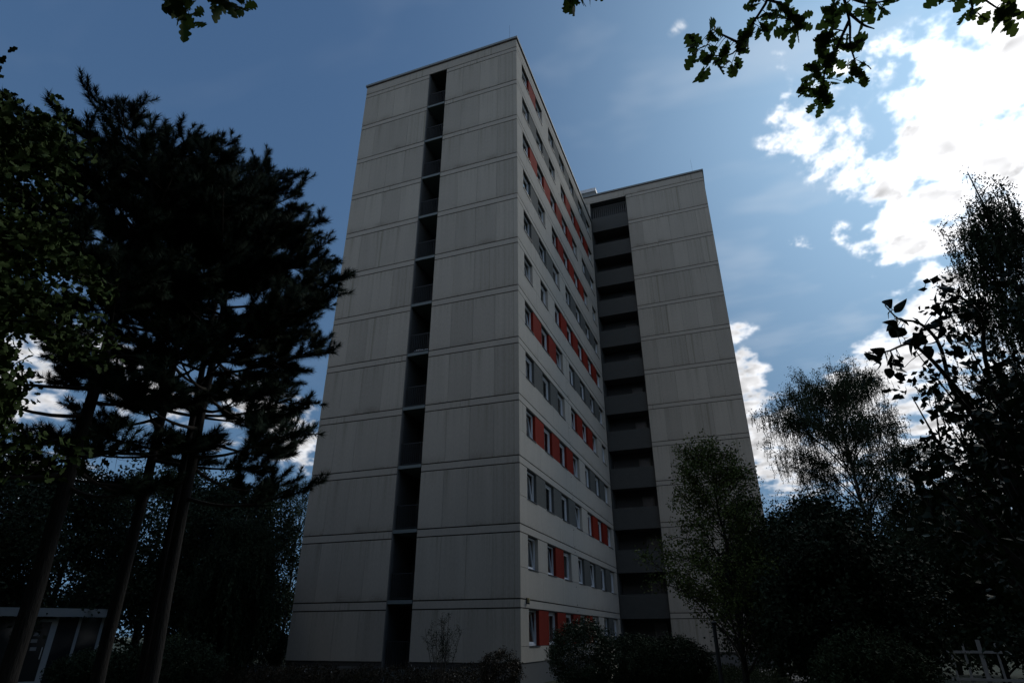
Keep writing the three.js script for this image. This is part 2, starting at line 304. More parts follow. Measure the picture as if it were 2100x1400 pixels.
// balcony stack of the wing: solid parapets, floors, glazed doors in the depth
for (let n = 0; n < 13; n++) {
  const y = n ? G(n) : 0.3;
  if (n) part('balcony_parapet', (() => { const g = bx(0.04, 3.13, y - 0.30, y + 1.14, -19.42, -19.28), p = g.attributes.position, uv = g.attributes.uv; for (let i = 0; i < p.count; i++) uv.setXY(i, p.getX(i) / 4 + n * 0.37, p.getY(i) / 3); return g; })(), M.parapetGrey, house);
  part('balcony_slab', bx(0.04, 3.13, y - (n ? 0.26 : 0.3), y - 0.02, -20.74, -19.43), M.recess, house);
  const d = part('balcony_door', bx(1.9, 2.75, y, y + 2.1, -20.74, -20.69), M.core, house); part('pane', bx(2.0, 2.65, y + 0.15, y + 2.0, -20.685, -20.675), M.sill, d);
}
part('balcony_side_wall', bx(3.131, 3.169, 0, G(13) - 0.06, -20.74, ZW - 0.056), M.parapetGrey, house);
part('balcony_side_wall', bx(-0.3, 0.035, 0, G(13) - 0.06, -20.74, ZW - 0.2), M.parapetGrey, house);
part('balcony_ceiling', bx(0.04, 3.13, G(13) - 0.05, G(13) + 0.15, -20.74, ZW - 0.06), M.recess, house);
{ const l = []; for (let k = 0; k < 17; k++) l.push(bx(0.10 + k * 0.178, 0.17 + k * 0.178, G(12) + 1.16, G(13) - 0.26, -19.72, -19.66)); l.push(bx(0.04, 3.13, G(13) - 0.26, G(13) - 0.2, -19.73, -19.65), bx(0.04, 3.13, G(12) + 1.10, G(12) + 1.155, -19.73, -19.65)); part('slat_screen', merge(l), M.core, house, 'screen of upright slats on the topmost balcony'); }

// windowed right-hand face
const SEG = [-0.058, -2.90, -8.25, -13.60, -19.08];
const WZ = (j) => -(0.96 + 2.682 * j), WW = 1.32;
// infill between the seven windows of each storey, ground floor first: R red, G grey, W concrete
const INFILL = ['RRRRWG', 'WRWGGG', 'GGGWRR', 'RRRWGG', 'GGWRRW', 'RRWGGG', 'WWRRRR', 'GGWGGG', 'GWRRRW', 'RRRRWG', 'GGWRRR', 'RWGGGG'];
const wh = 1.255, frameGeo = merge([bx(-0.22, -0.15, 0, 0.07, -WW, 0), bx(-0.22, -0.15, wh - 0.06, wh, -WW, 0), bx(-0.22, -0.15, 0.071, wh - 0.061, -0.06, 0), bx(-0.22, -0.15, 0.071, wh - 0.061, -WW, -WW + 0.06)]);
const sashGeo = (() => { const w = WW - 0.13, h = wh - 0.14; return merge([bx(-0.03, 0.02, 0, 0.06, -w, 0), bx(-0.03, 0.02, h - 0.06, h, -w, 0), bx(-0.03, 0.02, 0.061, h - 0.061, -0.06, 0), bx(-0.03, 0.02, 0.061, h - 0.061, -w, -w + 0.06)]); })();
const paneGeo = new THREE.PlaneGeometry(WW - 0.25, wh - 0.26).rotateY(Math.PI / 2).translate(-0.005, (wh - 0.14) / 2, -(WW - 0.13) / 2);
const sillGeo = bx(-0.15, 0.035, -0.035, -0.004, -WW + 0.01, -0.01);
const curtainGeos = [0, 1, 2].map((k) => { const g = new THREE.PlaneGeometry(k === 1 ? 0.55 : k === 2 ? 0.7 : 1.24, 1.22, 30, 1).rotateY(Math.PI / 2), p = g.attributes.position; for (let i = 0; i < p.count; i++) p.setX(i, 0.022 * Math.sin(p.getZ(i) * 38 + k) + 0.01 * Math.sin(p.getZ(i) * 83)); g.computeVertexNormals(); return g.translate(-0.40, wh / 2, k === 1 ? -WW + 0.32 : k === 2 ? -0.42 : -WW / 2); });
const TILTED = { '0,0': 1, '1,0': 1, '1,1': 1, '2,0': 1, '2,3': 1, '3,0': 1, '6,0': 1, '7,0': 1, '0,1': 0, '4,0': 0, '8,2': 1, '5,0': 1, '10,2': 1, '7,1': 1, '4,3': 1 };
const rw = rng(64);
for (let n = 0; n < 12; n++) {
  const y0 = n ? G(n) + J : 0.77, sill = G(n) + 1.135, head = G(n + 1) - 0.345, off = rb();
  for (let s = 0; s < 4; s++) {
    part('spandrel_panel', concreteBox(-0.30, (rw() - 0.5) * 0.005, y0, sill - 0.008, SEG[s + 1] + VJ, SEG[s] - (s ? VJ : 0), off + s * 0.17), M.concreteSide, house);
    part('slab_band', concreteBox(-0.30, 0.0005, G(n + 1) - 0.32 + J, G(n + 1) - J, SEG[s + 1] + VJ, SEG[s] - (s ? VJ : 0), off + s * 0.23 + 0.4), M.concreteSide, house);
  }
  part('floor_slab', bx(-0.72, -0.301, G(n + 1) - 0.345, G(n + 1), -19.0, -0.08), M.core, house);
  part('back_wall', bx(-0.719, -0.70, G(n) + 0.001, head - 0.01, -19.0, -0.08), M.core, house);
  part('joint_filler', bx(-0.29, -0.04, G(n + 1) - 0.35, G(n + 1) + 0.06, -19.07, -0.06), M.joint, house);
  part('pier', concreteBox(-0.30, -0.001, sill + 0.008, head + 0.012, WZ(0), -0.058, off + 0.6), M.concreteSide, house);
  part('pier', concreteBox(-0.30, -0.001, sill + 0.008, head + 0.012, -19.08, WZ(6) - WW, off + 0.66), M.concreteSide, house);
  for (let j = 0; j < 6; j++) {
    const k = INFILL[n][j], z1 = WZ(j) - WW, z0 = WZ(j + 1);
    if (k === 'W') part('pier', concreteBox(-0.30, -0.001, sill + 0.008, head + 0.012, z0, z1, off + 0.1 * j), M.concreteSide, house);
    else part('infill_panel', bx(-0.28, -0.02, sill + 0.006, head + 0.012, z0, z1), k === 'R' ? (rw() < 0.5 ? M.red : M.redDull) : M.grey, house, k === 'R' ? 'red infill panel between windows' : 'grey infill panel between windows');
  }
  for (let j = 0; j < 7; j++) {
    const w = part('window', frameGeo, M.frame, house); w.position.set(0, sill + 0.006, WZ(j));
    const s = part('sash', sashGeo, M.frame, w), tilt = TILTED[`${n},${j}`] ?? (rw() < 0.22 ? 1 : 0);
    s.position.set(-0.20, 0.072, -0.065); s.rotation.z = tilt ? 7.5 * D2R : 0;
    const p = part('pane', paneGeo, M.pane, w); p.position.copy(s.position); p.rotation.copy(s.rotation);
    part('sill', sillGeo, M.sill, w);
    const c = rw();
    if (n === 4 && j === 0) part('blind', bx(-0.36, -0.33, 0.03, wh - 0.02, -WW + 0.04, -0.04), M.blind, w, 'closed pale roller blind');
    else if (c < 0.36) part('curtain', curtainGeos[0], M.curtain, w);
    else if (c < 0.76) { part('curtain', curtainGeos[1], M.curtain, w); if (c < 0.6) part('curtain', curtainGeos[2], M.curtain, w); }
  }
  // cast-in anchor sockets beside the panel joint
  for (const [dy, z] of [[0.10, -8.42], [0.92, -8.36], [-0.17, -8.46]]) part('anchor_socket', new THREE.CylinderGeometry(0.03, 0.03, 0.012, 8).rotateZ(Math.PI / 2).translate(0.003, G(n) + dy + (n ? 0 : 1.0), z), M.joint, house);
}
part('parapet', concreteBox(-0.30, 0, G(12) + J, 33.83, -8.243, -0.058, 0.2), M.concreteSide, house);
part('parapet', concreteBox(-0.30, 0, G(12) + J, 33.83, -19.08, -8.257, 0.65), M.concreteSide, house);

// bulkhead lamp with ribs on the corner of the windowed face
const toHouse = (x, y, z) => { const v = V3(x, y, z).applyAxisAngle(V3(0, 1, 0), TURN); return [v.x + 0.296, v.y, v.z - 24.613]; };
{
  const o = thing('wall_lamp', 'small ribbed yellowish wall lamp beside the building corner under the joint', 'lamp', toHouse(0, 2.78, -0.69), TURN);
  part('bracket', bx(0.001, 0.03, -0.02, 0.20, -0.05, 0.05), M.sill, o);
  const brass = std(lin(0.55, 0.42, 0.16), 0.4);
  for (let k = 0; k < 4; k++) part('rib', new THREE.CylinderGeometry(0.055, 0.06, 0.02, 12).translate(0.085, 0.045 + k * 0.042, 0), brass, o);
  part('glass_body', new THREE.CylinderGeometry(0.042, 0.042, 0.17, 12).translate(0.085, 0.10, 0), std(lin(0.5, 0.48, 0.42), 0.3), o);
  part('base_cap', new THREE.CylinderGeometry(0.04, 0.05, 0.05, 12).translate(0.085, -0.005, 0), M.rail, o);
}
// pale flowers in a box on one of the slot balconies
{
  const o = thing('flower_box', 'narrow flower box with pale blooms on a balcony of the dark slot', 'flower box', toHouse(-5.1, G(5) + 0.04, -0.24), TURN);
  part('box', bx(-0.42, 0.42, 0, 0.15, -0.08, 0.08), M.sill, o);
  const r = rng(12); for (let k = 0; k < 14; k++) part('bloom', new THREE.IcosahedronGeometry(0.035 + r() * 0.02, 0).translate(-0.38 + k * 0.058, 0.18 + r() * 0.05, (r() - 0.5) * 0.08), M.frame, o);
}

// ---------------------------------------------------------------- foliage kit
const _q = new THREE.Quaternion(), _q2 = new THREE.Quaternion(), _m = new THREE.Matrix4(), _s = V3(), UP = V3(0, 1, 0);
function leafPlate(L, Wd, lobes, curl, segs = 9) {        // one blade along +y, folded on its midrib, lobed edge
  const pos = [], idx = [];
  for (let i = 0; i <= segs; i++) {
    const t = i / segs, w = Wd * 0.5 * (lobes > 0 ? Math.pow(Math.sin(Math.PI * Math.pow(t, 1.25)), 0.6) * (1 - 0.42 * Math.pow(Math.abs(Math.cos(Math.PI * lobes * t)), 7)) * (t < 0.12 ? 0.5 : 1) : Math.pow(Math.sin(Math.PI * Math.pow(t, 0.55)), 0.8)) + 0.0012, y = t * L, z = -curl * t * t * L;
    pos.push(-w, y, z + 0.25 * w, 0, y, z, w, y, z + 0.25 * w);
    if (i) { const q = i * 3, o = q - 3; idx.push(o, o + 1, q, q, o + 1, q + 1, o + 1, o + 2, q + 1, q + 1, o + 2, q + 2); }
  }
  const g = new THREE.BufferGeometry(); g.setAttribute('position', new THREE.Float32BufferAttribute(pos, 3)); g.setIndex(idx); g.computeVertexNormals(); return g;
}
function soup(tris) { const g = new THREE.BufferGeometry(); g.setAttribute('position', new THREE.Float32BufferAttribute(tris, 3)); g.computeVertexNormals(); return g; }
function blade(out, p, dir, side, L, W) {                 // rhombic leaf of two faces
  const a = p, m1 = p.clone().addScaledVector(dir, L * 0.45).addScaledVector(side, W / 2), m2 = p.clone().addScaledVector(dir, L * 0.45).addScaledVector(side, -W / 2), e = p.clone().addScaledVector(dir, L); e.y -= L * 0.12;
  out.push(a.x, a.y, a.z, m1.x, m1.y, m1.z, e.x, e.y, e.z, a.x, a.y, a.z, e.x, e.y, e.z, m2.x, m2.y, m2.z);
}
const rv = (r) => { const z = r() * 2 - 1, a = r() * Math.PI * 2, s = Math.sqrt(1 - z * z); return V3(s * Math.cos(a), z, s * Math.sin(a)); };
function leafClump(seed, n, size, spread, ratio = 0.62) {
  const r = rng(seed), out = [];
  for (let i = 0; i < n; i++) { const p = rv(r).multiplyScalar(spread * Math.cbrt(r())), d = rv(r); d.y = d.y * 0.6 - 0.15; d.normalize(); blade(out, p, d, rv(r).cross(d).normalize(), size * (0.7 + r() * 0.6), size * ratio * (0.8 + r() * 0.4)); }
  return soup(out);
}
function lobedClump(seed, n, size, spread) {              // clump of real lobed blades for oaks seen from fairly near
  const r = rng(seed), l = [], base = leafPlate(size, size * 0.66, 3, 0.15, 6);
  for (let i = 0; i < n; i++) { const d = rv(r); d.y -= 0.3; d.normalize(); _q.setFromUnitVectors(UP, d); _q2.setFromAxisAngle(UP, r() * 6.28); l.push(base.clone().applyQuaternion(_q2).applyQuaternion(_q).scale(1, 1, 1).translate(...rv(r).multiplyScalar(spread * Math.cbrt(r())).toArray())); }
  return mergeGeometries(l);
}
function strand(seed, n, size) {                          // hanging birch twig, one metre long, leaves all along it
  const r = rng(seed), out = []; let x = 0, z = 0;
  for (let i = 0; i < n; i++) { const t = (i + 0.3) / n; x += (r() - 0.5) * 0.04; z += (r() - 0.5) * 0.04; const p = V3(x, -t, z), d = V3(r() - 0.5, -0.5 - r() * 0.5, r() - 0.5).normalize(); blade(out, p, d, rv(r).cross(d).normalize(), size * (0.7 + r() * 0.6), size * 0.75); }
  out.push(-0.003, 0, 0, 0.003, 0, 0, x, -1, z, 0, 0, -0.003, 0, 0, 0.003, x, -1, z);
  return soup(out);
}
function pineTuft(seed, n) {
  const r = rng(seed), out = [], L = 0.25;
  for (let i = 0; i < n; i++) {
    const t = Math.pow(r(), 0.8), y = t * L, a = r() * Math.PI * 2, tip = 0.55 + 0.75 * (1 - t) + r() * 0.3, d = V3(Math.cos(a) * Math.sin(tip), Math.cos(tip), Math.sin(a) * Math.sin(tip)), len = 0.12 + r() * 0.06, s = V3(-Math.sin(a), 0, Math.cos(a)).multiplyScalar(0.0075);
    out.push(s.x, y, s.z, -s.x, y, -s.z, d.x * len, y + d.y * len, d.z * len);
  }
  for (const [a, b] of [[1, 0], [0, 1]]) out.push(-0.007 * a, -0.02, -0.007 * b, 0.007 * a, -0.02, 0.007 * b, 0, L, 0);
  return soup(out);
}
const K = {
  pine: [pineTuft(1, 110), pineTuft(2, 110)],
  oak: [lobedClump(3, 12, 0.10, 0.17), lobedClump(4, 12, 0.10, 0.17)],
  leaf: [leafClump(5, 16, 0.075, 0.19), leafClump(6, 16, 0.075, 0.19)],
  far: [leafClump(7, 18, 0.13, 0.38), leafClump(8, 18, 0.13, 0.38)],
  birch: [strand(9, 46, 0.062), strand(10, 42, 0.066)],
  fine: [leafClump(11, 22, 0.045, 0.14), leafClump(12, 22, 0.045, 0.14)],
  shrub: [leafClump(13, 16, 0.06, 0.12, 0.45), leafClump(14, 16, 0.06, 0.12, 0.45)],
};
function foliage(name, geos, mat, list, parent, seed, size = 1, vary = 0.35) {   // list of [point, direction, scale]
  const r = rng(seed), c = new THREE.Color();
  geos.forEach((g, k) => {
    const mine = list.filter((_, i) => i % geos.length === k); if (!mine.length) return;
    const im = new THREE.InstancedMesh(g, mat, mine.length); im.name = name; im.castShadow = im.receiveShadow = true; im.userData.kind = 'stuff';
    mine.forEach(([p, d, s], i) => {
      _q.setFromUnitVectors(UP, d); _q2.setFromAxisAngle(UP, r() * Math.PI * 2); _q.multiply(_q2); const f = size * (s ?? 1) * (0.8 + r() * 0.4);
      _m.compose(p, _q, _s.set(f, f, f)); im.setMatrixAt(i, _m); const t = 1 + (r() - 0.5) * 2 * vary; im.setColorAt(i, c.setRGB(t, 1 + (t - 1) * 0.8, t));
    });
    parent.add(im);
  });
}
function bow(a, b, lift, n = 6) { const l = []; for (let i = 0; i <= n; i++) { const t = i / n, p = a.clone().lerp(b, t); p.y += lift * 4 * t * (1 - t); l.push(p); } return l; }
const along = (pts, t) => { const f = t * (pts.length - 1), i = Math.min(pts.length - 2, Math.floor(f)); return pts[i].clone().lerp(pts[i + 1], f - i); };
const taper = (n, a, b) => Array.from({ length: n }, (_, i) => mix(a, b, i / (n - 1)));
function trunkPath(r, h, lean = [0, 0], wob = 0.12, n = 9) { const l = []; for (let i = 0; i <= n; i++) { const t = i / n; l.push(V3(lean[0] * t + (i && i < n ? (r() - 0.5) * wob : 0), -0.1 + t * (h + 0.1), lean[1] * t + (i && i < n ? (r() - 0.5) * wob : 0))); } return l; }

// broad-leaved tree: trunk, limbs reaching an uneven envelope, side branches, leaf clumps on them
function broadTree(o, opt) {
  const r = rng(opt.seed), H = opt.height, path = trunkPath(r, H * 0.93, opt.lean ?? [0, 0], opt.wob ?? 0.2), wood = [], list = [];
  part('trunk', tube(path, path.map((_, i) => mix(opt.girth, 0.012, Math.pow(i / (path.length - 1), 0.7))), 8), opt.bark ?? M.bark, o);
  const R = opt.radius, low = opt.low ?? 0.25;
  for (let i = 0; i < opt.limbs; i++) {
    const s = low + (1 - low) * Math.pow((i + r() * 0.8) / opt.limbs, 0.9) * 0.98, az = i * 2.39996 + (r() - 0.5) * 0.8, a = along(path, Math.min(0.99, s * 0.9));
    const env = opt.env ? opt.env((s - low) / (1 - low)) : Math.pow(Math.sin(Math.PI * (0.16 + 0.84 * Math.pow((s - low) / (1 - low), 0.8)) * 0.98), 0.7), len = Math.max(0.35, R * env * (0.62 + r() * 0.5)), rise = (opt.rise ?? 0.45) * (0.5 + r());
    const b = V3(a.x + Math.cos(az) * len, Math.min(H * 1.01, a.y + len * rise), a.z + Math.sin(az) * len), pts = bow(a, b, (opt.bow ?? 0.08) * len);
    wood.push(tube(pts, taper(pts.length, opt.girth * 0.30 * (1 - s * 0.6), 0.010), 5));
    const nb = Math.round((opt.twigs ?? 7) * (0.5 + 0.5 * len / R));
    for (let k = 0; k < nb; k++) {
      const t = 0.28 + 0.72 * (k + r()) / nb, p = along(pts, Math.min(1, t)), d = b.clone().sub(a).normalize().multiplyScalar(0.7).add(rv(r)).normalize(); d.y = d.y * 0.7 + 0.15;
      const L = R * (0.16 + r() * 0.22) * (opt.twigLen ?? 1), e = p.clone().addScaledVector(d, L), tp = bow(p, e, 0.04 * L, 3);
      wood.push(tube(tp, taper(4, 0.012, 0.004), 3, false));
      for (let q = 0; q < opt.clumps; q++) { const w = along(tp, 0.15 + 0.9 * Math.min(1, (q + r()) / opt.clumps) * 0.94).add(rv(r).multiplyScalar(opt.loose ?? 0.16)); list.push([w, opt.hang ? UP : rv(r), opt.hang ? opt.hang * (0.5 + r()) : 1]); }
    }
  }
  for (let q = 0; q < 26; q++) list.push([along(path, 0.80 + 0.2 * q / 26).add(rv(r).multiplyScalar(0.3 * (1.25 - q / 26))), opt.hang ? UP : rv(r), opt.hang ? opt.hang * 0.6 : 1]);
  if (opt.tufts) foliage('crown', opt.tufts, opt.leaf, list.filter((_, k) => k % (opt.every ?? 4)).map(([p, , k]) => [p.clone().add(rv(r).multiplyScalar(0.12)), rv(r), 1]), o, opt.seed + 7, opt.tuftSize ?? 1);
  part('branches', merge(wood), opt.branchMat ?? M.twig, o);
  foliage('crown', opt.kit, opt.leaf, list, o, opt.seed + 1, opt.size ?? 1);
  return o;
}
function pineTree(o, opt) {
  const r = rng(opt.seed), H = opt.height, list = [], wood = [];
  for (const st of opt.stems) {
    const path = []; for (let i = 0; i <= 10; i++) { const t = i / 10; path.push(V3(mix(st.from[0], st.to[0], Math.pow(t, st.pow ?? 1)) + (i ? (r() - 0.5) * 0.07 : 0), -0.1 + t * (st.h + 0.1), mix(st.from[1], st.to[1], t) + (i ? (r() - 0.5) * 0.07 : 0))); }
    part('trunk', tube(path, path.map((_, i) => mix(st.girth, 0.03, Math.pow(i / 10, 1.15))), 9), M.bark, o);
    for (let i = 0; i < st.limbs; i++) {
      const s = st.low + (0.985 - st.low) * Math.pow((i + r() * 0.9) / st.limbs, 0.82), a = along(path, s), az = i * 2.39996 + (r() - 0.5) * 0.7, env = opt.env(s);
      const gap = 0.62 + 0.55 * Math.abs(noise2(i * 0.83 + opt.seed, s * 9)), side = st.bias ? 1 + st.bias * Math.cos(az - st.biasAz) : 1, len = Math.max(0.4, env * side * (0.70 + r() * 0.40) * Math.min(1.05, gap + 0.2)), lowPart = sstep(0.70, 0.48, s);
      const b = V3(a.x + Math.cos(az) * len, a.y + len * mix(0.50, -0.02, lowPart) * (0.6 + r() * 0.8), a.z + Math.sin(az) * len);
      b.y = Math.min(b.y, st.h - 0.9 * (b.distanceTo(V3(path[10].x, b.y, path[10].z)) / 3));
      const pts = bow(a, b, -0.06 * len + (r() - 0.5) * 0.2, 7);
      wood.push(tube(pts, taper(pts.length, mix(0.055, 0.028, s), 0.010), 5));
      const nb = Math.max(3, Math.round(len * mix(5.4, 2.6, lowPart)));
      for (let k = 0; k < nb; k++) {
        const t = mix(0.25, 0.55, lowPart) + mix(0.75, 0.45, lowPart) * (k + r()) / nb, p = along(pts, Math.min(1, t)), sgn = k % 2 ? 1 : -1;
        const d = b.clone().sub(a).setY(0).normalize(), n = V3(-d.z, 0, d.x).multiplyScalar(sgn * (0.4 + r() * 0.9)), q = d.multiplyScalar(0.7 + r() * 0.4).add(n).normalize(); q.y = 0.10 + r() * 0.5; q.normalize();
        const L = (0.35 + r() * 0.75) * Math.min(1, 0.45 + len * 0.25), e = p.clone().addScaledVector(q, L), tp = bow(p, e, -0.07 * L, 3);
        wood.push(tube(tp, taper(4, 0.014, 0.006), 3, false));
        const nt = Math.max(2, Math.round(L * 12));
        for (let c = 0; c < nt; c++) { const w = along(tp, Math.min(1, 0.25 + 0.78 * (c + r() * 0.6) / nt)), u = q.clone().add(rv(r).multiplyScalar(0.75)); u.y += 0.55; list.push([w, u.normalize(), 0.95]); }
        if (r() < mix(0.1, 0.5, lowPart)) { const f = p.clone().addScaledVector(rv(r).setY(-0.6 * r()), 0.5); wood.push(tube(bow(p, f, -0.05, 3), [0.005, 0.004, 0.003, 0.002], 3, false)); }
      }
      for (let c = 0; c < 3; c++) { const u = b.clone().sub(a).normalize().add(rv(r).multiplyScalar(0.5)); u.y += 0.5; list.push([b.clone().add(rv(r).multiplyScalar(0.08)), u.normalize(), 1.1]); }
    }
    for (let c = 0; c < 12; c++) list.push([along(path, 0.93 + 0.07 * c / 12).add(rv(r).multiplyScalar(0.12)), V3((r() - 0.5) * 0.6, 1, (r() - 0.5) * 0.6).normalize(), 1.15]);
  }
  part('branches', merge(wood), M.twig, o);
  foliage('crown', K.pine, M.pine, list, o, opt.seed + 1, 1.0, 0.3);
}
function bush(o, opt) {                                   // rounded shrub: stems from the base, leaf clumps through its outer volume
  const r = rng(opt.seed), list = [], wood = [], [rx, h, rz] = opt.size;
  for (let i = 0; i < (opt.stems ?? 9); i++) { const d = rv(r); d.y = 0.7 + r() * 0.6; d.normalize(); const e = V3(d.x * rx * 0.8, h * (0.5 + 0.4 * r()), d.z * rz * 0.8); wood.push(tube(bow(V3(d.x * 0.08, -0.05, d.z * 0.08), e, 0.05, 4), taper(5, opt.stemR ?? 0.02, 0.006), 4)); }
  for (let i = 0; i < opt.n; i++) {
    const d = rv(r); let k = Math.cbrt(0.35 + 0.65 * r()) * (0.9 + 0.22 * noise2(d.x * 2.3 + opt.seed, d.z * 2.3 + d.y * 1.7)); const y = h * 0.5 * (1 + d.y * k * 0.96);
    if (opt.box) { const mx = Math.max(Math.abs(d.x), Math.abs(d.z), 0.3); k *= 0.92 / Math.max(mx, 0.55); }
    list.push([V3(d.x * k * rx, Math.max(0.04, y), d.z * k * rz), rv(r), 1]);
  }
  part('stems', merge(wood), M.twig, o);
  foliage('foliage', opt.kit, opt.leaf, list, o, opt.seed + 1, opt.scale ?? 1);
}
const P = (az, d) => sited(az, d).toArray();

// ---------------------------------------------------------------- trees on the left
const pineEnv = (s) => (s < 0.35 ? 2.2 : s < 0.65 ? 2.4 : s < 0.85 ? mix(2.4, 1.7, (s - 0.65) / 0.2) : mix(1.7, 0.8, (s - 0.85) / 0.15));
pineTree(thing('pine_tree', 'dark pine with a single thick trunk, the leftmost pine', 'tree', P(-36.0, 13.2), 0, 'pines left of the tower'), { seed: 101, height: 14, env: pineEnv, stems: [{ from: [0, 0], to: [-0.25, 0.1], h: 12.1, girth: 0.15, limbs: 52, low: 0.32, bias: 0.12, biasAz: Math.PI }] });
pineTree(thing('pine_tree', 'dark pine with a slender trunk standing between the leftmost and the twin-stemmed pine', 'tree', P(-30.8, 14.6), 0, 'pines left of the tower'), { seed: 202, height: 15, env: pineEnv, stems: [{ from: [0, 0], to: [-0.5, -0.2], h: 13.4, girth: 0.125, limbs: 46, low: 0.36 }] });
pineTree(thing('pine_tree', 'dark twin-stemmed pine nearest the tower, with boughs reaching over its edge', 'tree', P(-27.6, 13.9), 0, 'pines left of the tower'), { seed: 303, height: 14, env: pineEnv, stems: [{ from: [0, 0], to: [-0.35, 0.15], h: 12.0, girth: 0.13, limbs: 46, low: 0.34, bias: 0.04, biasAz: 0 }, { from: [-0.22, -0.1], to: [-0.9, -0.5], h: 11.6, girth: 0.11, limbs: 24, low: 0.5 }] });
broadTree(thing('oak_tree', 'green broad-leaved oak at the left edge in front of the pines', 'tree', P(-54.5, 9.8), 0), { seed: 404, height: 9.6, radius: 2.9, girth: 0.2, limbs: 48, twigs: 12, clumps: 12, low: 0.2, rise: 0.4, kit: K.oak, leaf: M.oak, loose: 0.25, size: 1.15 });
const bgLeft = [[-47, 30, 10.5, 4.4, 0], [-41, 36, 10, 4.6, 1], [-35, 34, 9, 4.2, 0], [-29.5, 38, 11, 4.8, 1], [-25, 34, 9.4, 3.6, 0], [-22.2, 44, 12, 3.8, 1]];
const bgLeftLabels = ['dark bushy tree far behind the oak at the left edge', 'dark tree behind the glazed porch, between the oak and the pine trunks', 'low dark tree right behind the glazed porch', 'dark tree behind the twin pine trunks', 'dark tree between the pines and the weeping birch', 'tall dark tree beside the lower left edge of the tower, farthest back'];
bgLeft.forEach(([az, d, h, R, k], i) => broadTree(thing('background_tree', bgLeftLabels[i], 'tree', P(az, d), 0, 'trees behind the pines'), { seed: 500 + i * 11, height: h, radius: R, girth: 0.2, limbs: 38, twigs: 9, clumps: 6, low: 0.08, kit: K.far, leaf: k ? M.mid : M.dark, loose: 0.45, size: 1.15, rise: 0.35 }));
broadTree(thing('weeping_birch', 'dark weeping birch close beside the lower left edge of the tower', 'tree', P(-23.2, 28), 0, 'weeping birches'), { seed: 601, height: 6.6, radius: 1.7, girth: 0.1, limbs: 34, twigs: 10, clumps: 9, low: 0.25, kit: K.birch, leaf: M.dark, hang: 1.1, bark: M.birchBark, tufts: K.fine, tuftSize: 1.3, loose: 0.18, rise: 0.55, bow: 0.2 });
broadTree(thing('poplar_tree', 'slim poplar tip rising behind the left edge of the tower', 'tree', P(-18.9, 50), 0), { seed: 611, height: 13.6, radius: 1.5, girth: 0.16, limbs: 34, twigs: 5, clumps: 4, low: 0.1, rise: 1.6, kit: K.far, leaf: M.mid, loose: 0.25, size: 0.8, env: (s) => 0.4 + 0.6 * Math.sin(Math.PI * (0.2 + 0.78 * s)) });

{ // the wood that closes the view all round, one dark mass in the distance
  const o = thing('distant_woodland', 'dark belt of woodland closing the view in the distance', 'woodland'), r = rng(640), list = [], wood = []; o.userData.kind = 'stuff';
  for (let i = 0; i < 7000; i++) { const az = -75 + 150 * r(), d = 62 + 16 * r(), top = 6.2 + 2.4 * noise2(az * 0.16, 3.3) + 1.4 * noise2(az * 0.6, 8.1), p = sited(az, d); p.y = 0.3 + (top - 0.3) * Math.sqrt(r()); list.push([p, rv(r), 1]); }
  for (let i = 0; i < 90; i++) { const p = sited(-75 + 150 * (i + r()) / 90, 66 + 8 * r()); wood.push(tube([p.clone().setY(-0.1), p.clone().setY(2.5), p.clone().setY(5)], [0.2, 0.14, 0.04], 5)); }
  part('trunks', merge(wood), M.bark, o).userData.kind = 'stuff'; foliage('foliage', K.far, M.dark, list, o, 641, 2.6);
}

// ---------------------------------------------------------------- trees on the right
broadTree(thing('maple_tree', 'young yellow-green maple in front of the rear wing', 'tree', P(18.6, 20.5), 0), { seed: 701, height: 8.2, radius: 2.4, girth: 0.11, limbs: 52, twigs: 10, clumps: 4, low: 0.08, rise: 0.9, kit: K.leaf, leaf: M.maple, loose: 0.12, size: 1.1, env: (s) => 1.2 - 1.0 * s });
broadTree(thing('weeping_birch', 'weeping birch with a rounded hanging crown standing clear against the white cloud', 'tree', P(29.6, 24.5), 0, 'weeping birches'), { seed: 712, height: 11.8, radius: 3.0, girth: 0.15, limbs: 56, twigs: 12, clumps: 9, low: 0.22, kit: K.birch, leaf: M.birch, hang: 0.38, bark: M.birchBark, tufts: K.fine, tuftSize: 1.3, loose: 0.22, rise: 0.62, bow: 0.22 });
broadTree(thing('weeping_birch', 'tall slender weeping birch rising before the bright cloud near the right edge', 'tree', P(44.2, 17.0), 0, 'weeping birches'), { seed: 723, height: 13.4, radius: 2.5, girth: 0.17, limbs: 58, twigs: 11, clumps: 6, low: 0.15, every: 3, kit: K.birch, leaf: M.birch, hang: 0.6, bark: M.birchBark, tufts: K.fine, tuftSize: 1.3, loose: 0.22, rise: 0.5, bow: 0.2, env: (s) => 1.1 - 0.95 * s });
const bgRight = [[21.5, 30, 6.6, 2.4, 1, 'dark shrubby tree behind the maple at the foot of the wing'], [25.5, 21, 6.0, 2.6, 0, 'dark bushy tree between the maple and the rounded weeping birch'], [26.5, 17, 4.4, 2.0, 0, 'dark low tree in front of the rounded weeping birch'], [35.5, 29, 7.6, 3.0, 1, 'dark tree between the two weeping birches on the right'], [40, 30, 9.5, 3.6, 0, 'dark tree far behind the lilac at right'], [47, 13, 5.4, 2.4, 0, 'dark bushy tree below the tall birch at the right edge'], [52, 22, 9, 3.6, 1, 'dark tree at the extreme right edge'], [33, 38, 7.5, 3.4, 0, 'dark tree behind the white fence, left of the lilac'], [44, 33, 8.5, 3.4, 0, 'dark tree far behind the tall slender birch']];
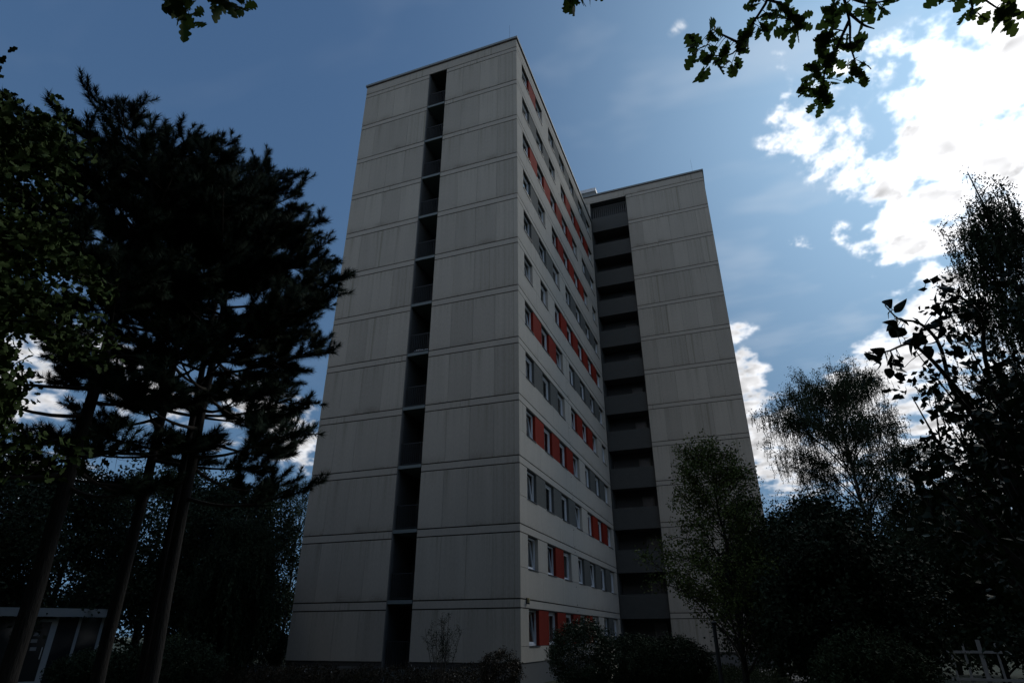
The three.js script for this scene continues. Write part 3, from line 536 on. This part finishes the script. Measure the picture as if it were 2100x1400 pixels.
bgRight.forEach(([az, d, h, R, k, label], i) => broadTree(thing('background_tree', label, 'tree', P(az, d), 0, 'dark trees on the right'), { seed: 800 + i * 13, height: h, radius: R, girth: 0.14, limbs: 38, twigs: 10, clumps: 6, low: 0.05, kit: d > 25 ? K.far : K.leaf, leaf: k ? M.mid : M.dark, loose: d > 25 ? 0.4 : 0.24, size: d > 25 ? 1 : 1.35, rise: 0.35 }));

// ---------------------------------------------------------------- oak overhead: trunk behind the viewer, sprays of lobed leaves hanging into view
{
  const o = thing('oak_tree', 'oak overhead with sprays of lobed leaves hanging into the top of the view', 'tree', [2.6, 0, 4.6], 0), r = rng(900), off = V3(2.6, 0, 4.6);
  const at = (az, el, d) => aim(az, el).multiplyScalar(d).add(EYE).sub(off);
  const trunk = trunkPath(r, 20, [-0.4, -1.2], 0.25);
  part('trunk', tube(trunk, taper(trunk.length, 0.42, 0.06), 10), M.bark, o);
  const oakLeaves = [leafPlate(0.116, 0.082, 4, 0.18, 12), leafPlate(0.100, 0.078, 4, -0.1, 12), leafPlate(0.128, 0.086, 4, 0.3, 12)];
  function spray(limb, twigs, leaves, d, size, n) {       // limb from the trunk to the twig, then leaves in rosettes
    const wood = [tube(new THREE.CatmullRomCurve3(limb.concat(at(...twigs[0][0], d))).getPoints(16), taper(17, 0.05, 0.013), 6)];
    for (const t of twigs) { const pts = new THREE.CatmullRomCurve3(t.map(([a, e], i) => at(a, e, d + 0.02 * i))).getPoints(14); wood.push(tube(pts, taper(15, 0.0095, 0.0035), 5)); }
    const b = part('branch', merge(wood), M.twig, o), tw = twigs.flatMap((t) => new THREE.CatmullRomCurve3(t.map(([a, e], i) => at(a, e, d + 0.02 * i))).getPoints(20));
    const pet = [];
    for (const [a, e] of leaves) {
      const c = at(a, e, d + (r() - 0.5) * 0.22); let near = tw[0]; for (const q of tw) if (q.distanceTo(c) < near.distanceTo(c)) near = q;
      const out = c.clone().sub(near).normalize();
      pet.push(tube(bow(near, c, 0.01, 3), [0.0028, 0.0024, 0.002, 0.0018], 3, false));
      for (let k = 0; k < n; k++) {
        const dir = out.clone().multiplyScalar(0.55).add(rv(r).multiplyScalar(0.75)); dir.y -= 0.25; dir.normalize();
        const m = part('leaf', oakLeaves[Math.floor(r() * 3)], M.oakNear, b); _q.setFromUnitVectors(UP, dir); _q2.setFromAxisAngle(UP, r() * Math.PI * 2); m.quaternion.copy(_q).multiply(_q2);
        m.position.copy(c).addScaledVector(out, -0.035).add(rv(r).multiplyScalar(0.035)); m.scale.setScalar(size * (0.75 + r() * 0.5));
      }
    }
    part('petioles', merge(pet), M.twig, b);
  }
  const L1 = [V3(-0.1, 4.6, 0), V3(0.6, 5.9, -2.6), V3(0.3, 5.95, -5.0)];
  spray([V3(-0.1, 4.4, 0.1), V3(0.5, 5.7, -2.6), V3(-0.3, 5.9, -5.2)], [[[34.6, 52.6], [33.1, 50.6], [32.0, 50.0], [30.4, 49.2], [29.1, 48.3], [27.5, 47.9], [25.0, 48.6]], [[29.1, 48.4], [27.6, 49.4], [26.4, 50.2]], [[33.1, 50.6], [34.6, 49.6], [35.3, 48.3]]],
    [[26.7, 50.4], [26.2, 49.9], [24.0, 49.3], [23.4, 49.0], [24.6, 48.8], [25.5, 48.5], [26.6, 48.8], [27.7, 48.6], [27.6, 47.2], [27.0, 47.2], [26.2, 47.5], [24.9, 48.0], [29.4, 49.1], [29.8, 48.6], [30.5, 48.5], [29.4, 48.1], [31.2, 49.7], [31.6, 49.4], [32.8, 49.3], [31.8, 48.7], [31.3, 50.9], [33.5, 50.3], [31.9, 51.1], [34.4, 49.8], [33.9, 49.5], [34.4, 49.0], [35.5, 49.3], [35.6, 48.5], [35.0, 48.0], [35.7, 47.6], [36.2, 48.2], [34.7, 47.9]], 4.2, 0.76, 3);
  spray([V3(0.1, 4.6, -0.1), V3(0.9, 5.8, -3.0), V3(0.1, 5.9, -5.6)], [[[41.0, 50.4], [40.3, 48.0], [40.0, 46.2], [39.4, 44.8], [39.3, 43.6], [39.2, 43.0]], [[40.0, 46.4], [38.6, 45.4], [37.6, 44.6], [36.5, 43.9], [35.8, 42.8], [35.2, 42.4]], [[40.4, 48.2], [42.0, 46.9], [44.0, 46.2]], [[40.2, 47.0], [41.1, 45.6], [41.8, 45.0]]],
    [[39.3, 48.2], [39.3, 47.4], [38.3, 47.2], [37.4, 46.7], [38.3, 46.4], [38.5, 45.7], [37.7, 45.8], [39.1, 45.7], [39.7, 45.2], [38.9, 44.9], [38.3, 44.6], [36.9, 44.8], [37.6, 44.4], [36.9, 44.3], [35.1, 44.4], [35.9, 44.2], [34.7, 43.9], [37.0, 43.4], [38.1, 43.4], [38.8, 43.1], [38.5, 42.5], [37.6, 42.6], [39.4, 42.3], [39.9, 43.1], [34.9, 43.1], [34.3, 42.6], [35.1, 42.6], [35.5, 42.0], [35.0, 41.6], [36.1, 42.6], [40.9, 47.5], [41.7, 46.6], [42.2, 46.8], [43.1, 46.1], [44.0, 46.1]], 4.2, 0.76, 3);
  spray([V3(0.3, 4.5, 0), V3(2.2, 5.3, -3.2)], [[[48.5, 46.5], [49.6, 44.2], [50.4, 42.6], [51.0, 41.4]], [[49.6, 44.2], [49.4, 43.2], [49.2, 42.5]]], [[47.8, 44.6], [48.5, 44.0], [49.0, 43.8], [49.4, 42.8], [48.9, 42.5], [49.5, 42.1], [51.4, 41.9], [50.8, 41.8], [51.2, 41.1], [51.2, 40.6], [50.7, 40.6], [51.6, 41.4]], 4.6, 0.85, 2);
  spray([V3(-0.3, 4.5, 0), V3(-2.4, 5.6, -3.0), V3(-3.6, 5.1, -5.4)], [[[-39.0, 51.0], [-39.2, 49.2], [-39.4, 48.0], [-39.2, 47.3]], [[-39.1, 50.2], [-37.0, 50.4], [-35.6, 49.6], [-34.6, 49.4]]], [[-41.0, 47.8], [-40.7, 47.3], [-39.9, 47.9], [-39.7, 47.2], [-38.7, 47.2], [-40.4, 48.2], [-39.4, 48.5], [-38.8, 47.9], [-36.8, 49.2], [-35.8, 49.2], [-36.3, 49.7], [-34.9, 49.1], [-34.4, 49.7], [-33.9, 49.7]], 4.4, 0.82, 3);
  spray([V3(-0.2, 4.8, 0), V3(-1.2, 6.2, -3.2)], [[[9.5, 59.5], [9.4, 56.5], [9.8, 55.2]]], [[7.2, 55.6], [9.0, 55.3], [10.4, 54.9], [10.7, 54.5], [11.4, 55.0], [8.2, 56.2]], 3.9, 0.85, 2);
  // the unseen crown above and behind, enlarged to shade the foot of the tower
  const list = [], wood = [];
  const front = (p) => { const z = -(p.y - 2.9) / 1.5 - off.z; if (p.z < z) p.z = z + r() * 0.5; return p; };   // lower boughs keep behind the viewer, higher ones reach out over
  for (let i = 0; i < 84; i++) {
    const s = 0.24 + 0.74 * i / 84, a = along(trunk, s), az = i * 2.39996, len = (6.0 + r() * 3.2) * Math.pow(Math.sin(Math.PI * (0.22 + 0.70 * (s - 0.2))), 0.8), b = front(V3(a.x + Math.cos(az) * len, a.y + len * (0.05 + r() * 0.35), a.z + Math.sin(az) * len));
    const pts = bow(a, b, 0.4); wood.push(tube(pts, taper(pts.length, 0.09, 0.014), 5));
    for (let k = 0; k < 11; k++) { const p = along(pts, 0.25 + 0.75 * (k + r()) / 11), e = front(p.clone().addScaledVector(rv(r), 1.3)); wood.push(tube(bow(p, e, 0.05, 3), [0.014, 0.011, 0.007, 0.004], 3, false)); for (let c = 0; c < 6; c++) list.push([front(p.clone().lerp(e, r()).add(rv(r).multiplyScalar(0.45))), rv(r), 1.1]); }
  }
  part('branches', merge(wood), M.twig, o); foliage('crown', K.far, M.oak, list, o, 905, 1.2);
}

// ---------------------------------------------------------------- unseen oaks added at the viewer's back to darken the foot of the tower
[[-10.5, 8, 27, 8, 'tall unseen oak added for shade behind the viewpoint, first to its left'], [1, 15, 29, 8.5, 'tallest unseen oak added for shade straight behind the viewpoint'], [13, 9.5, 27, 8, 'tall unseen oak added for shade behind the viewpoint, first to its right'], [-22, 2, 25, 7.5, 'unseen oak added for shade, second to the left of the viewpoint'], [24, 2, 24, 7, 'unseen oak added for shade, second to the right of the viewpoint'], [-31, -9, 24, 7.5, 'unseen oak added for shade farthest to the left, beyond the pines'], [-20.5, -11.0, 17, 5, 'oak added for shade just beyond the left edge of the view, behind the nearer oak'], [17.5, -5, 18, 4.6, 'oak added for shade just beyond the right edge of the view'], [-13, 22, 28, 8.5, 'unseen oak added for shade at the back of the grove on the left'], [15, 23, 28, 8.5, 'unseen oak added for shade at the back of the grove on the right']].forEach(([x, z, h, R, label], i) => broadTree(thing('oak_tree', label, 'tree', [x, 0, z], 0, 'added shade grove behind the viewpoint'), { seed: 1400 + i * 17, height: h, radius: R, girth: 0.4, limbs: 70, twigs: 10, clumps: 6, low: 0.06, kit: K.far, leaf: M.oak, loose: 0.9, size: 2.4, rise: 0.22 }));

// ---------------------------------------------------------------- lilac with large leaves at the right
{
  const B = sited(41.5, 3.9), o = thing('lilac_shrub', 'tall lilac shrub with large dark leaves close by at the right', 'shrub', B.toArray(), 0), r = rng(950);
  const at = (az, el, d) => aim(az, el).multiplyScalar(d).add(EYE).sub(B);
  const blades = [leafPlate(0.085, 0.060, 0, 0.2), leafPlate(0.075, 0.055, 0, -0.12), leafPlate(0.095, 0.064, 0, 0.35)], stems = [], pts = [];
  const run = (list, d0, d1) => { const c = new THREE.CatmullRomCurve3([V3((r() - 0.5) * 0.3, -0.05, (r() - 0.5) * 0.3), ...list.map(([a, e], i) => at(a, e, mix(d0, d1, i / list.length)))]).getPoints(26); stems.push(tube(c, taper(27, 0.017, 0.003), 5)); return c; };
  const a1 = run([[38.8, 14.4], [38.0, 17.1], [38.1, 21.0], [37.2, 22.7], [36.0, 23.3], [35.3, 24.6]], 4.3, 4.2), a2 = run([[39.4, 13.1], [37.8, 18.4], [37.1, 20.0], [36.2, 21.2], [34.4, 21.0], [32.9, 21.2]], 4.2, 4.1), a3 = run([[40.4, 12.9], [40.7, 19.0], [41.4, 22.0], [40.6, 23.8], [39.8, 24.7]], 4.4, 4.3);
  const tips = [[35.4, 24.6], [35.8, 24.1], [35.3, 23.9], [35.7, 23.5], [35.5, 23.2], [35.6, 22.9], [36.2, 22.5], [35.6, 22.5], [35.9, 21.8], [37.3, 22.0], [37.4, 21.4], [36.6, 21.5], [36.4, 20.4], [37.3, 20.7], [37.1, 20.6], [33.0, 21.2], [33.2, 20.8], [33.7, 20.6], [34.4, 20.8], [34.3, 21.2], [35.3, 19.9], [34.8, 20.3], [35.1, 20.5], [34.2, 19.9], [35.3, 19.5], [34.6, 19.5], [39.9, 24.7], [38.9, 22.2], [39.2, 23.5], [38.7, 22.4], [40.3, 24.3], [40.3, 24.8], [40.4, 23.7], [40.7, 22.3], [40.0, 22.0], [38.8, 21.3], [38.1, 21.0]];
  tips.forEach(([a, e], i) => { pts.push([at(a, e, 4.2), 1]); if (i % 2) pts.push([at(a + 0.3 * (r() - 0.5), e - 0.3 * r(), 4.15), 1]); });
  for (let i = 0; i < 34; i++) {
    const az = 33.5 + 18 * r(), top = mix(15, 27, sstep(34, 43, az)) * (0.55 + 0.5 * r()), d = 3.8 + r() * 1.3;
    const c = run([[mix(41.5, az, 0.5), top * 0.25], [az, top * 0.7], [az + (r() - 0.5) * 4, top]], d - 0.1, d + 0.1);
    for (let k = 9; k <= 26; k += 1) if (r() < 0.75) pts.push([c[k].clone().add(rv(r).multiplyScalar(0.05)), 0]);
  }
  const tw = [...a1, ...a2, ...a3], inner = []; let n = 0;
  part('stems', merge(stems), M.twig, o);
  const pet = [];
  for (const [p, tip] of pts) {
    if (tip) { let near = tw[0]; for (const q of tw) if (q.distanceTo(p) < near.distanceTo(p)) near = q; pet.push(tube(bow(near, p, 0.01, 3), [0.003, 0.0026, 0.0022, 0.002], 3, false)); }
    const d = rv(r).multiplyScalar(0.8); d.y -= 0.45; d.normalize();
    if (tip || n < 250) { const m = part('leaf', blades[n++ % 3], M.lilac, o); _q.setFromUnitVectors(UP, d); _q2.setFromAxisAngle(UP, r() * 6.28); m.quaternion.copy(_q).multiply(_q2); m.position.copy(p); m.scale.setScalar(0.68 + r() * 0.42); }
    inner.push([p.clone().add(rv(r).multiplyScalar(0.12)), rv(r), 0.8]);
  }
  part('petioles', merge(pet), M.twig, o);
  foliage('foliage', [leafClump(15, 9, 0.062, 0.11, 0.7), leafClump(16, 8, 0.058, 0.11, 0.7)], M.lilac, inner.filter((q, i) => i >= tips.length), o, 960);
}

// ---------------------------------------------------------------- shrubs and planting round the tower
{
  const o = thing('bare_shrub', 'small sparse upright shrub in front of the blank concrete wall', 'shrub', P(-6.0, 20.6), 0), r = rng(970), wood = [], list = [];
  for (let i = 0; i < 13; i++) {
    const a = r() * 6.28, sp = 0.12 + r() * 0.55, h = 1.35 + r() * 0.85, c = bow(V3(Math.cos(a) * 0.06, -0.05, Math.sin(a) * 0.06), V3(Math.cos(a) * sp, h, Math.sin(a) * sp), -0.05, 6); wood.push(tube(c, taper(7, 0.014, 0.004), 4));
    for (let k = 0; k < 9; k++) { const p = along(c, 0.5 + 0.5 * r()), e = p.clone().add(V3((r() - 0.5) * 0.3, 0.1 + r() * 0.2, (r() - 0.5) * 0.3)); wood.push(tube(bow(p, e, 0, 2), [0.005, 0.004, 0.003], 3, false)); list.push([e, rv(r), 0.9], [p.clone().lerp(e, 0.6), rv(r), 0.8]); }
  }
  part('stems', merge(wood), M.twig, o); foliage('foliage', [leafClump(17, 8, 0.05, 0.10, 0.5)], M.dark, list, o, 971);
}
bush(thing('photinia_bush', 'rounded reddish-dark bush at the near corner of the tower', 'bush', P(-1.0, 21.2), 0), { seed: 980, size: [0.72, 1.35, 0.7], n: 520, kit: K.shrub, leaf: M.photinia });
bush(thing('laurel_bush', 'large glossy dark bush before the lower windows of the tower', 'bush', P(5.9, 21.4), 0), { seed: 990, size: [1.2, 2.25, 1.1], n: 1300, kit: K.shrub, leaf: M.laurel, scale: 1.15 });
bush(thing('laurel_bush', 'dark bush right of the large glossy bush, under the wing balconies', 'bush', P(9.8, 24.5), 0), { seed: 1000, size: [1.5, 1.75, 1.3], n: 1200, kit: K.shrub, leaf: M.dark, scale: 1.4 });
bush(thing('dark_bush', 'broad dark bush at the foot of the maple', 'bush', P(13.2, 22.5), 0), { seed: 1010, size: [1.4, 1.7, 1.2], n: 1300, kit: K.shrub, leaf: M.dark, scale: 1.4 });
bush(thing('dark_bush', 'spreading bush with drooping twigs right of the path', 'bush', P(27.5, 14.5), 0), { seed: 1020, size: [1.2, 1.8, 1.1], n: 1300, kit: K.shrub, leaf: M.mid, scale: 1.2 });
bush(thing('dark_bush', 'dark bush left of the white fence', 'bush', P(28.2, 19.5), 0), { seed: 1030, size: [1.4, 2.2, 1.2], n: 1300, kit: K.shrub, leaf: M.dark, scale: 1.4 });
bush(thing('dark_bush', 'dark bush right of the white fence', 'bush', P(42.5, 20), 0), { seed: 1040, size: [1.8, 2.8, 1.3], n: 1300, kit: K.shrub, leaf: M.dark, scale: 1.4 });
bush(thing('clipped_hedge', 'clipped box hedge beside the left edge of the tower', 'hedge', P(-21.9, 36), 0), { seed: 1050, size: [2.6, 2.1, 0.9], n: 1800, kit: K.shrub, leaf: M.dark, scale: 1.5, box: true });
bush(thing('golden_bush', 'small yellowish-green bush under the pines', 'bush', P(-25.6, 30), 0), { seed: 1060, size: [1.1, 2.2, 1.0], n: 700, kit: K.shrub, leaf: M.maple, scale: 1.2 });
for (const [az, d, w, h, label] of [[-31, 26, 1.6, 1.3, 'low dark bush right of the glazed porch'], [-47, 16, 2.6, 2.6, 'dark bush at the lower left edge'], [-27, 22, 1.8, 1.7, 'dark bush behind the twin pine trunks']]) bush(thing('dark_bush', label, 'bush', P(az, d), 0), { seed: 1100 + Math.round(d * 7), size: [w, h, 1.3], n: 1100, kit: K.shrub, leaf: M.dark, scale: 1.5 });
// low evergreen cover in front of the blank face and right of the corner
function cover(name, label, x0, x1, z0, z1, n, hmax, leaf, seed, pale) {
  const r = rng(seed), list = [], fl = [], tw = [];
  const o = thing(name, label, 'plants', [0, 0, 0], 0); o.userData.kind = 'stuff';
  for (let i = 0; i < n; i++) {
    const x = mix(x0, x1, r()), z = mix(z0, z1, r()), [wx, , wz] = toHouse(x, 0, z), h = hmax * (0.45 + 0.55 * r()) * (0.8 + 0.35 * noise2(wx * 0.9, wz * 0.9)), p = V3(wx, h, wz);
    list.push([p, rv(r), 1.1]); list.push([V3(wx + (r() - 0.5) * 0.2, h * r() * 0.8, wz + (r() - 0.5) * 0.2), rv(r), 1.1]);
    if (i % 7 === 0) tw.push(tube(bow(V3(wx, -0.02, wz), p, 0, 2), [0.008, 0.006, 0.004], 3, false));
    if (r() < pale) fl.push([p.clone().add(V3(0, 0.06, 0)), rv(r), 1]);
  }
  part('stems', merge(tw), M.twig, o); foliage('foliage', K.shrub, leaf, list, o, seed + 1);
  if (fl.length) foliage('blossoms', [leafClump(18, 5, 0.035, 0.03, 0.9)], M.blind, fl, o, seed + 2);
}
cover('ground_cover', 'low evergreen planting with a few pale blossoms along the blank wall', -11.5, -0.6, 0.7, 3.6, 1500, 0.78, M.photinia, 1200, 0.05);
cover('ground_cover', 'low green planting between the corner of the tower and the path', 1.0, 9.0, -9, -1.0, 1500, 0.62, M.cover, 1210, 0.0);

// ---------------------------------------------------------------- path, post, fence, porch
{ const s = new THREE.Shape(); [[8.2, 14.5], [12.5, 14.0], [14.2, 40], [8.8, 40]].forEach(([x, z], i) => (i ? s.lineTo(x, z) : s.moveTo(x, z))); structure('path', new THREE.ShapeGeometry(s).rotateX(-Math.PI / 2).translate(0, 0.005, 0), std(0xffffff, 0.95, { map: pave })); }
{
  const o = thing('path_post', 'slim dark post standing beside the path', 'post', P(16.8, 16.5), 0);
  part('shaft', new THREE.CylinderGeometry(0.045, 0.05, 1.9, 12).translate(0, 0.95, 0), M.rail, o);
  part('cap', new THREE.SphereGeometry(0.065, 14, 10).scale(1, 0.7, 1).translate(0, 1.92, 0), M.rail, o);
  part('base', new THREE.CylinderGeometry(0.08, 0.09, 0.12, 12).translate(0, 0.055, 0), M.rail, o);
}
{
  const o = thing('white_fence', 'white wooden garden fence half hidden at the lower right', 'fence', P(34.3, 24.5), -34.3 * D2R), whitewash = std(lin(0.45, 0.45, 0.44), 0.85);
  for (const [x, h, w] of [[-0.62, 1.12, 0.05], [-0.28, 1.42, 0.06], [0.12, 1.52, 0.11], [0.52, 1.44, 0.06]]) part('post', bx(x - w / 2, x + w / 2, 0, h, -0.03, 0.03), whitewash, o);
  for (const [y, a, b] of [[1.16, -0.75, 0.85], [0.44, -0.8, 0.95]]) part('rail', bx(a, b, y, y + 0.07, 0.031, 0.06), whitewash, o);
}
{
  const o = thing('glazed_porch', 'low glazed entrance porch with a flat pale roof behind the pine trunks', 'porch', P(-35.2, 31.5), 35.2 * D2R);
  const pf = std(lin(0.48, 0.51, 0.52), 0.6), gl = std(lin(0.02, 0.025, 0.03), 0.08);
  const roof = part('roof', bx(-3.4, 2.15, 2.42, 2.60, -3.5, 0.35), pf, o); part('fascia', bx(-3.45, 2.2, 2.36, 2.66, 0.351, 0.40), std(lin(0.34, 0.37, 0.38), 0.7), roof);
  part('back_wall', bx(-3.3, 2.05, 0, 2.41, -3.4, -3.3), M.core, o);
  for (const x of [-3.2, -1.9, -0.75, 0.42, 1.18, 1.95]) part('mullion', bx(x - 0.05, x + 0.05, 0, 2.41, -0.05, 0.05), pf, o);
  for (const [a, b] of [[-3.15, -1.95], [-1.85, -0.8], [0.47, 1.13], [1.23, 1.9]]) part('pane', bx(a, b, 0.06, 2.35, -0.012, 0.012), gl, o);
  const d = part('door', merge([bx(-0.68, -0.58, 0.02, 2.28, -0.04, 0.04), bx(0.27, 0.37, 0.02, 2.28, -0.04, 0.04), bx(-0.579, 0.269, 2.18, 2.28, -0.04, 0.04), bx(-0.579, 0.269, 0.02, 0.16, -0.04, 0.04)]), pf, o); part('pane', bx(-0.58, 0.27, 0.16, 2.18, -0.01, 0.01), gl, d); part('handle', new THREE.CylinderGeometry(0.015, 0.015, 0.4, 8).translate(0.2, 1.1, 0.07), M.frame, d);
  for (const [x, y] of [[-0.1, 1.75], [-0.12, 1.52], [-0.08, 1.25]]) part('notice', bx(x - 0.1, x + 0.1, y - 0.06, y + 0.06, 0.013, 0.017), std(lin(0.35, 0.36, 0.36), 0.9), o);
}

renderer.render(scene, camera);
